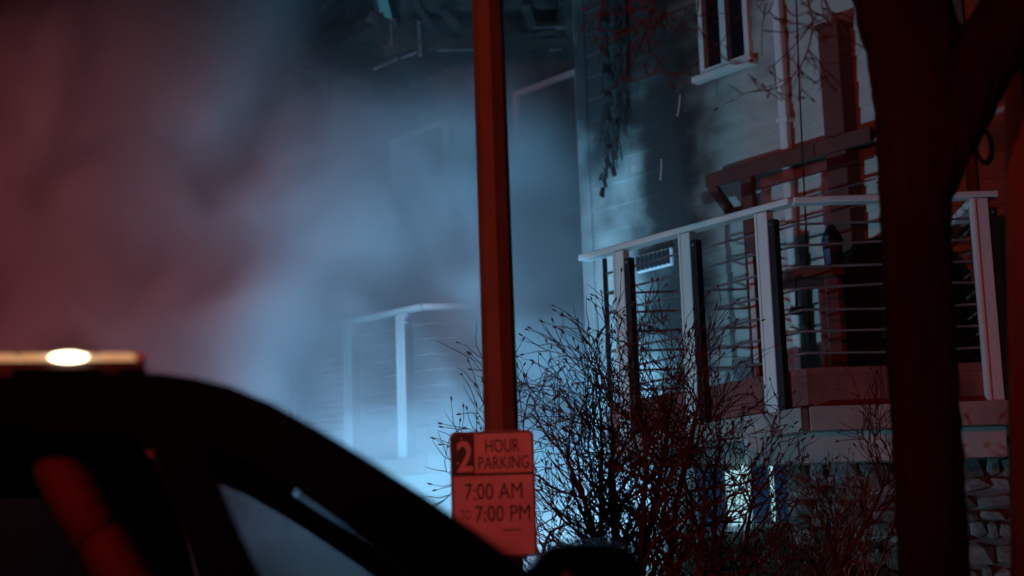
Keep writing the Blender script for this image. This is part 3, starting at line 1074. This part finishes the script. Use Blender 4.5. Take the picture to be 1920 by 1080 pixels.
def shrub(name, base, fan, seed, mat, label, levels, count, length, r0, n_side, spread=.55):
    root = empty(name, base)
    tag(root, label, 'shrub', 'bare street-side shrubs')
    rng = random.Random(seed)
    st, tw = MB(), MB()
    for i in range(count):
        a = fan[0] + (fan[1] - fan[0]) * (i + .5) / count + rng.uniform(-.06, .06)
        d = Vector((math.sin(a), rng.uniform(-.35, .35), math.cos(a))).normalized()
        p0 = Vector((rng.uniform(-.12, .12), rng.uniform(-.1, .1), -.05))
        ln = length * rng.uniform(.85, 1.15)
        n = 9
        pts, rad, dd, p = [p0], [r0], d.copy(), p0.copy()
        for k in range(n):
            dd = (dd + Vector((rng.gauss(0, .10), rng.gauss(0, .10), rng.gauss(0, .06))) + Vector((0, 0, .05))).normalized()
            p = p + dd * ln / n
            pts.append(p.copy()); rad.append(r0 * (1 - .72 * (k + 1) / n))
        st.tube(pts, rad, 6)
        for k in range(3, n + 1):
            for q in range(4 if k > 4 else 1):
                nd = (dd * .7 + Vector((rng.uniform(-1, 1), rng.uniform(-1, 1), rng.uniform(-.15, .9)))).normalized()
                grow(tw, None, pts[k], nd, ln * rng.uniform(.13, .24), rad[k] * .6, levels, rng, spread, .12, True, n_side, .55, .045, .42)
    st.build('stem', mat, root, smooth=True)
    tw.build('twig_crown', mat, root)
    print(name, len(tw.f), "faces")
    return root


b = at(1255, 1400, 9.0)
shrub('bare_shrub', (b.x, 9.0, .3), (-.34, .32), 3, M['twig'],
      'big bare twiggy shrub spreading between the parking sign and the near deck', 2, 12, 1.82, .028, (2, 3), .70)
b = at(1590, 1080, 10.4)
shrub('bare_shrub', (b.x, 10.4, 1.0), (-.5, .45), 8, M['red_twig'],
      'smaller reddish shrub in front of the stone wall, left of the trunk', 2, 6, 1.0, .014, (1, 2))


def right_pole():
    Y = 6.6
    t, b = at(1945, 0, Y), at(1968, 1080, Y)
    root = empty('utility_pole', (b.x, Y, 0.126))
    tag(root, 'weathered wooden utility pole at the right edge, lit red', 'pole')
    lean = (t.x - b.x) / (t.z - b.z)
    m = MB()
    n = 26
    pts = [Vector((lean * (7 * i / n - b.z + .126), 0, 7 * i / n)) for i in range(n + 1)]
    m.tube(pts, [(.135 - .02 * i / n) * (1 + .01 * math.sin(i * 2.1)) for i in range(n + 1)], 22)
    m.build('shaft', M['old_pole'], root, smooth=True)
    MB().box(-.05, .05, -.142, -.132, 1.3, 1.55).build('number_plate', M['zinc'], root)


right_pole()

# ---------------------------------------------------------------- parked car in the foreground
def car():
    Y0 = 4.0
    YAW = math.radians(9)
    org = at(960, 1250, Y0)
    root = empty('parked_car', (org.x, Y0, 0), YAW)
    tag(root, 'dark parked SUV out of focus at lower left with a lit roof light bar', 'car')
    Minv = Matrix.Rotation(-YAW, 4, 'Z')

    def side(px, py, off=0.0):
        """car-local point (x, z) of the near flank plane y = off seen at that pixel"""
        dv = (CAM_M.to_3x3() @ Vector(((px - 960) / FPX, -(py - 540) / FPX, -1)))
        c = Vector((0, 0, CAMZ)) - root.location
        lc = Minv.to_3x3() @ c
        ld = Minv.to_3x3() @ dv
        t = (off - lc.y) / ld.y
        p = lc + ld * t
        return p.x, p.z
    WID = 1.72
    outer = [side(px, py) for px, py in ((-900, 760), (-700, 712), (-350, 694), (0, 689), (200, 683), (300, 686), (360, 694), (430, 711), (510, 744), (600, 795), (700, 858), (800, 925), (900, 996), (985, 1062), (1060, 1130))]
    ztop = max(z for _, z in outer)
    print("car roof z", ztop)
    hood0 = outer[-1]
    hx = hood0[0]
    # window line inside the outer profile
    front_win = [side(px, py) for px, py in ((378, 826), (450, 846), (540, 900), (620, 958), (700, 1024), (790, 1105), (860, 1170), (640, 1190), (560, 1190), (500, 1100), (445, 985), (405, 890))]
    rear_win = [side(px, py) for px, py in ((-420, 806), (-200, 792), (60, 792), (250, 806), (292, 850), (330, 960), (375, 1100), (395, 1190), (-330, 1190), (-430, 1000))]

    belt = side(500, 1190)[1]

    rear_far = [(x - .22, z) for x, z in rear_win]
    far_front = [(x - .03, z - .055) for x, z in outer[5:14]] + [(hood0[0] - .1, belt + .01), (front_win[9][0] - .12, belt + .01)]

    def flank(y, inw, name):
        """one flank above the belt: sheet of the silhouette with two window holes, with thickness"""
        sh = [(x, z) for x, z in outer]
        sh = sh + [(hood0[0], belt - .02), (outer[0][0] - .05, belt - .02)]
        cu = bpy.data.curves.new('flank', 'CURVE')
        cu.dimensions = '2D'
        cu.fill_mode = 'BOTH'
        cu.extrude = .02
        fw = front_win if inw > 0 else far_front
        for loop in (sh, fw, rear_far if inw < 0 else rear_win):
            s = cu.splines.new('POLY')
            s.points.add(len(loop) - 1)
            for q, (x, z) in zip(s.points, loop):
                q.co = (x, z, 0, 1)
            s.use_cyclic_u = True
        ob = bpy.data.objects.new('flank', cu)
        COL.objects.link(ob)
        bpy.context.view_layer.update()
        me = bpy.data.meshes.new_from_object(ob.evaluated_get(bpy.context.evaluated_depsgraph_get()))
        bpy.data.objects.remove(ob)
        for v in me.vertices:
            x, z, t = v.co
            lean = (z - belt) / (ztop - belt) * .10
            v.co = (x, y + t + inw * (.02 + lean), z)
        me.materials.clear()
        me.materials.append(M['car_paint'])
        o = bpy.data.objects.new(name, me)
        COL.objects.link(o)
        o.parent = root
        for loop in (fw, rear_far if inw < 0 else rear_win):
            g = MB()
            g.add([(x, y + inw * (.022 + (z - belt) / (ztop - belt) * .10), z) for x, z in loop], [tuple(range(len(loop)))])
            g.build('side_window', M['glass'] if loop is fw else M['tinted_glass' if inw > 0 else 'dark_cabin_glass'], root)
        return o
    flank(0, 1, 'door_frame')
    flank(WID, -1, 'door_frame')
    # roof skin and windscreen between the flanks
    m = MB()
    nC = 9
    prof = outer[:10]
    for (x, z) in prof:
        for k in range(nC):
            t = k / (nC - 1)
            m.v.append(Vector((x, .11 + (WID - .22) * t, z + .03 * math.sin(math.pi * t) - .002)))
    for i in range(len(prof) - 1):
        for k in range(nC - 1):
            a = i * nC + k
            m.f.append((a, a + 1, a + nC + 1, a + nC))
    m.build('roof', M['car_paint'], root, smooth=True)
    m = MB()
    prof = outer[9:]
    for (x, z) in prof:
        lean = (z - belt) / (ztop - belt) * .10
        for k in range(nC):
            t = k / (nC - 1)
            m.v.append(Vector((x + .05 * math.sin(math.pi * t), .03 + lean + (WID - .06 - 2 * lean) * t, z - .012)))
    for i in range(len(prof) - 1):
        for k in range(nC - 1):
            a = i * nC + k
            m.f.append((a, a + 1, a + nC + 1, a + nC))
    m.build('windscreen', M['glass'], root, smooth=True)
    # lower body: loft of cross sections from tail to nose
    rear = outer[0][0] - .12
    nose = hx + 1.15
    secs = []
    for (x, zt, zb, hw) in ((rear, belt - .12, .42, .74), (rear + .06, belt - .02, .34, .83), (rear + .5, belt, .30, .87), (hx - 1.2, belt, .28, .88), (hx - .05, belt, .28, .88),
                            (hx + .1, belt - .02, .28, .88), (hx + .55, belt - .08, .29, .87), (nose - .25, belt - .15, .30, .84), (nose - .05, belt - .28, .33, .78), (nose, belt - .42, .40, .70)):
        ring = []
        for (fy, fz) in ((-1, .0), (-1.0, .55), (-.985, .85), (-.93, .97), (-.6, 1.0), (0, 1.01), (.6, 1.0), (.93, .97), (.985, .85), (1, .55), (1, 0), (.7, -.03), (-.7, -.03)):
            ring.append(Vector((x, WID / 2 + fy * hw, zb + (zt - zb) * fz)))
        secs.append(ring)
    m = MB()
    n = len(secs[0])
    for s in secs: m.v += s
    for i in range(len(secs) - 1):
        for k in range(n):
            a, c = i * n + k, i * n + (k + 1) % n
            m.f.append((a, c, c + n, a + n))
    m.f.append(tuple(range(n))); m.f.append(tuple(range((len(secs) - 1) * n, len(secs) * n)))
    m.build('body', M['car_paint'], root, smooth=True)
    # wheels
    for wx in (rear + .85, hx + .35):
        for y0, y1 in ((-.04, .20), (WID - .20, WID + .04)):
            w = MB().tube([(wx, y0, .36), (wx, y0 + .03, .36), (wx, y1 - .03, .36), (wx, y1, .36)], [.31, .36, .36, .31], 28).build('wheel', M['rubber'], root, smooth=False)
            yo = y0 - .004 if y0 < .5 else y1 + .004
            MB().tube([(wx, yo, .36), (wx, yo + (.02 if y0 < .5 else -.02), .36)], [.22, .23], 20).build('rim', M['zinc'], w)
    for y in (.22, WID - .22):
        MB().ball((nose - .10, y, belt - .34), (.12, .15, .08), 12, 8).build('headlight', M['zinc'], root, smooth=True)
        MB().ball((rear + .04, y - .04 if y < 1 else y + .04, belt - .2), (.05, .09, .14), 10, 8).build('tail_light', M['seat_cloth'], root, smooth=True)
    # door mirror standing out on the near side
    mx0, mz1 = side(988, 1018, -.16)
    mx1, _ = side(1196, 1018, -.16)
    mcx = (mx0 + mx1) / 2
    m = MB()
    ny = 18
    for (yy, s) in ((-.30, .55), (-.27, .86), (-.2, 1.0), (-.1, .98), (-.06, .8)):
        for k in range(ny):
            a = 2 * math.pi * k / ny
            cx, sz = math.cos(a), math.sin(a)
            m.v.append(Vector((mcx + (mx1 - mx0) / 2 * s * math.copysign(abs(cx) ** .6, cx), yy, mz1 - .10 + .10 * s * math.copysign(abs(sz) ** .6, sz))))
    for i in range(4):
        for k in range(ny):
            a, c = i * ny + k, i * ny + (k + 1) % ny
            m.f.append((a, c, c + ny, a + ny))
    m.f.append(tuple(range(ny))); m.f.append(tuple(range(4 * ny, 5 * ny)))
    mir = m.build('door_mirror', M['car_paint'], root, smooth=True)
    MB().beam((mcx, -.07, mz1 - .16), (mcx - .02, .05, mz1 - .19), .10, .05).build('mirror_arm', M['car_paint'], mir)
    # seats
    def seat(pxa, pya, pxb, pyb, off):
        ax, az = side(pxa, pya, off); bx, bz = side(pxb, pyb, off)
        d = Vector((bx - ax, 0, bz - az)).normalized()
        m = MB()
        top = Vector((ax, off, az))
        m.tube([top - d * .0, top + d * .03, top + d * .1, top + d * .22, top + d * .24], [.03, .058, .066, .064, .06], 14)
        m.tube([top + d * .2, top + d * .30, top + d * .5, top + d * .85], [.055, .066, .075, .1], 14)
        for v in m.v:
            v.y = off + (v.y - off) * 2.6
        s = m.build('seat', M['seat_cloth'], root, smooth=True)
        MB().box(top.x + d.x * .8 - .05, top.x + d.x * .8 + .5, off - .25, off + .25, top.z + d.z * .85 - .12, top.z + d.z * .85).build('cushion', M['seat_cloth'], s, bevel=.03)
    seat(92, 842, 235, 1080, .50)
    seat(92, 842, 235, 1080, 1.22)
    # dashboard bulk and steering wheel keep the cabin dark ahead
    x0, _ = side(800, 1100, .3)
    MB().box(x0, hx + .05, .12, WID - .12, belt - .3, belt - .01).build('dashboard', M['rubber'], root, bevel=.03)
    # light bar on the roof
    lx0, lz0 = side(-260, 688, .22); lx1, lz1 = side(272, 684, .22)
    za = side(200, 686, .22)[1]; zb = side(200, 668, .22)[1]
    bar = MB().box(lx0, lx1, .17, .27, za - .012, za + .003).build('light_bar', M['black_metal'], root)
    seg = (lx1 - .02 - lx0) / 7
    for q in range(7):
        MB().box(lx0 + seg * q + .002, lx0 + seg * (q + 1) - .002, .175, .265, za + .004, zb).build('lens', M['lamp_strip'], bar, bevel=.005)
    for q in (.12, .5, .88):
        xx = lx0 + (lx1 - lx0) * q
        MB().box(xx - .02, xx + .02, .18, .26, za - .045, za - .0125).build('foot', M['black_metal'], bar)
    MB().box(lx1 - .019, lx1, .172, .268, za + .004, zb + .002).build('end_cap', M['sign_white'], bar, bevel=.004)
    hx0, _ = side(92, 670, .16); hx1, _ = side(164, 670, .16)
    c = (hx0 + hx1) / 2
    MB().ball((c, .165, (za + zb) / 2), ((hx1 - hx0) / 2, .02, (zb - za) / 2 * 1.0), 14, 8).build('lamp', M['lamp_hot'], bar, smooth=True)


car()

# ---------------------------------------------------------------- smoke
def smoke():
    x0, x1, y0, y1, z0, z1 = -8.5, 2.6, 12.35, 23.5, -0.3, 10.5
    m = bpy.data.materials.new('smoke')
    m.use_nodes = True
    nt = m.node_tree
    nt.nodes.remove(nt.nodes["Principled BSDF"])
    pv = nt.nodes.new("ShaderNodeVolumePrincipled")
    pv.inputs["Color"].default_value = (0.86, 0.86, 0.88, 1)
    pv.inputs["Anisotropy"].default_value = 0.15
    nt.links.new(pv.outputs[0], nt.nodes["Material Output"].inputs["Volume"])
    tc = nt.nodes.new("ShaderNodeTexCoord")
    sx = nt.nodes.new("ShaderNodeSeparateXYZ")
    nt.links.new(tc.outputs["Object"], sx.inputs[0])

    def noise_tex(scale, detail, loc=(0, 0, 0), dist=0.0):
        mp = nt.nodes.new("ShaderNodeMapping")
        mp.inputs["Location"].default_value = loc
        nt.links.new(tc.outputs["Object"], mp.inputs[0])
        n = nt.nodes.new("ShaderNodeTexNoise")
        n.inputs["Scale"].default_value = scale
        n.inputs["Detail"].default_value = detail
        n.inputs["Distortion"].default_value = dist
        nt.links.new(mp.outputs[0], n.inputs["Vector"])
        return n.outputs[0]

    def ramp(src, a, b, lo, hi):
        r = nt.nodes.new("ShaderNodeMapRange")
        r.interpolation_type = 'SMOOTHSTEP'
        for i, v in enumerate((a, b, lo, hi)):
            r.inputs[i + 1].default_value = v
        nt.links.new(src, r.inputs[0])
        return r.outputs[0]

    def math_(op, a, b):
        n = nt.nodes.new("ShaderNodeMath")
        n.operation = op
        for i, v in enumerate((a, b)):
            if isinstance(v, (int, float)): n.inputs[i].default_value = v
            else: nt.links.new(v, n.inputs[i])
        return n.outputs[0]
    big = noise_tex(.30, 1, (3.1, 0, 1.7))
    small = noise_tex(.95, 3, (0, 2, 5), .5)
    mixn = math_('ADD', math_('MULTIPLY', big, .5), math_('MULTIPLY', small, .5))
    body = ramp(mixn, .38, .60, .16, 1.0)
    edge = math_('MULTIPLY', math_('SUBTRACT', mixn, .5), 9.0)
    fy = ramp(math_('ADD', sx.outputs[1], edge), 12.9, 14.6, 0, 1)
    fx = ramp(math_('ADD', math_('SUBTRACT', sx.outputs[0], math_('MULTIPLY', math_('SUBTRACT', sx.outputs[1], 14.0), .10)), math_('ADD', math_('MULTIPLY', edge, .22), ramp(sx.outputs[2], 4.2, 5.6, 0, .6))), -.1, 1.4, 1, 0)
    tone = nt.nodes.new("ShaderNodeValToRGB")
    tone.color_ramp.elements[0].position = .36
    tone.color_ramp.elements[0].color = (.66, .66, .68, 1)
    tone.color_ramp.elements[1].position = .60
    tone.color_ramp.elements[1].color = (.93, .93, .94, 1)
    nt.links.new(small, tone.inputs[0])
    nt.links.new(tone.outputs[0], pv.inputs["Color"])
    # a clear pocket round the near end of the far deck
    pk = nt.nodes.new("ShaderNodeMapping")
    pk.inputs["Location"].default_value = (0.85 / .72, -14.4 / 1.7, -3.6 / .95)
    pk.inputs["Scale"].default_value = (1 / .72, 1 / 1.7, 1 / .95)
    nt.links.new(tc.outputs["Object"], pk.inputs[0])
    pl = nt.nodes.new("ShaderNodeVectorMath")
    pl.operation = 'LENGTH'
    nt.links.new(pk.outputs[0], pl.inputs[0])
    pocket = ramp(math_('ADD', pl.outputs["Value"], math_('MULTIPLY', edge, .25)), .3, 1.5, .08, 1)
    fl = ramp(sx.outputs[0], x0, x0 + 1.5, 0, 1)
    fb = ramp(sx.outputs[1], y1 - 1.5, y1, 1, 0)
    ft = ramp(sx.outputs[2], z1 - 1.5, z1, 1, 0)
    inv = lambda v, k: math_('SUBTRACT', 1.0, math_('MULTIPLY', v, k))
    top_gap = inv(math_('MULTIPLY', ramp(sx.outputs[2], 4.9, 5.8, 0, 1), ramp(sx.outputs[0], -2.6, -1.4, 0, 1)), .965)
    low_gap = inv(math_('MULTIPLY', ramp(sx.outputs[2], 1.9, 3.3, 1, 0), ramp(sx.outputs[0], -1.7, -0.6, 0, 1)), .88)
    d = body
    for f in (fy, fx, fl, fb, ft, pocket, top_gap, low_gap, ramp(sx.outputs[0], -1.9, -1.45, 1.9, 1.0), math_('ADD', 1.0, ramp(sx.outputs[0], -.8, .1, 0, 1.6))):
        d = math_('MULTIPLY', d, f)
    d = math_('MULTIPLY', d, 1.1)
    nt.links.new(d, pv.inputs["Density"])
    o = MB().box(x0, x1, y0, y1, z0, z1).build('smoke', m)
    m.cycles.volume_step_rate = .5 if hasattr(m.cycles, 'volume_step_rate') else 1
    tag(o, 'thick drifting smoke filling the left and centre, red to pale blue', 'smoke', kind='stuff')


smoke()
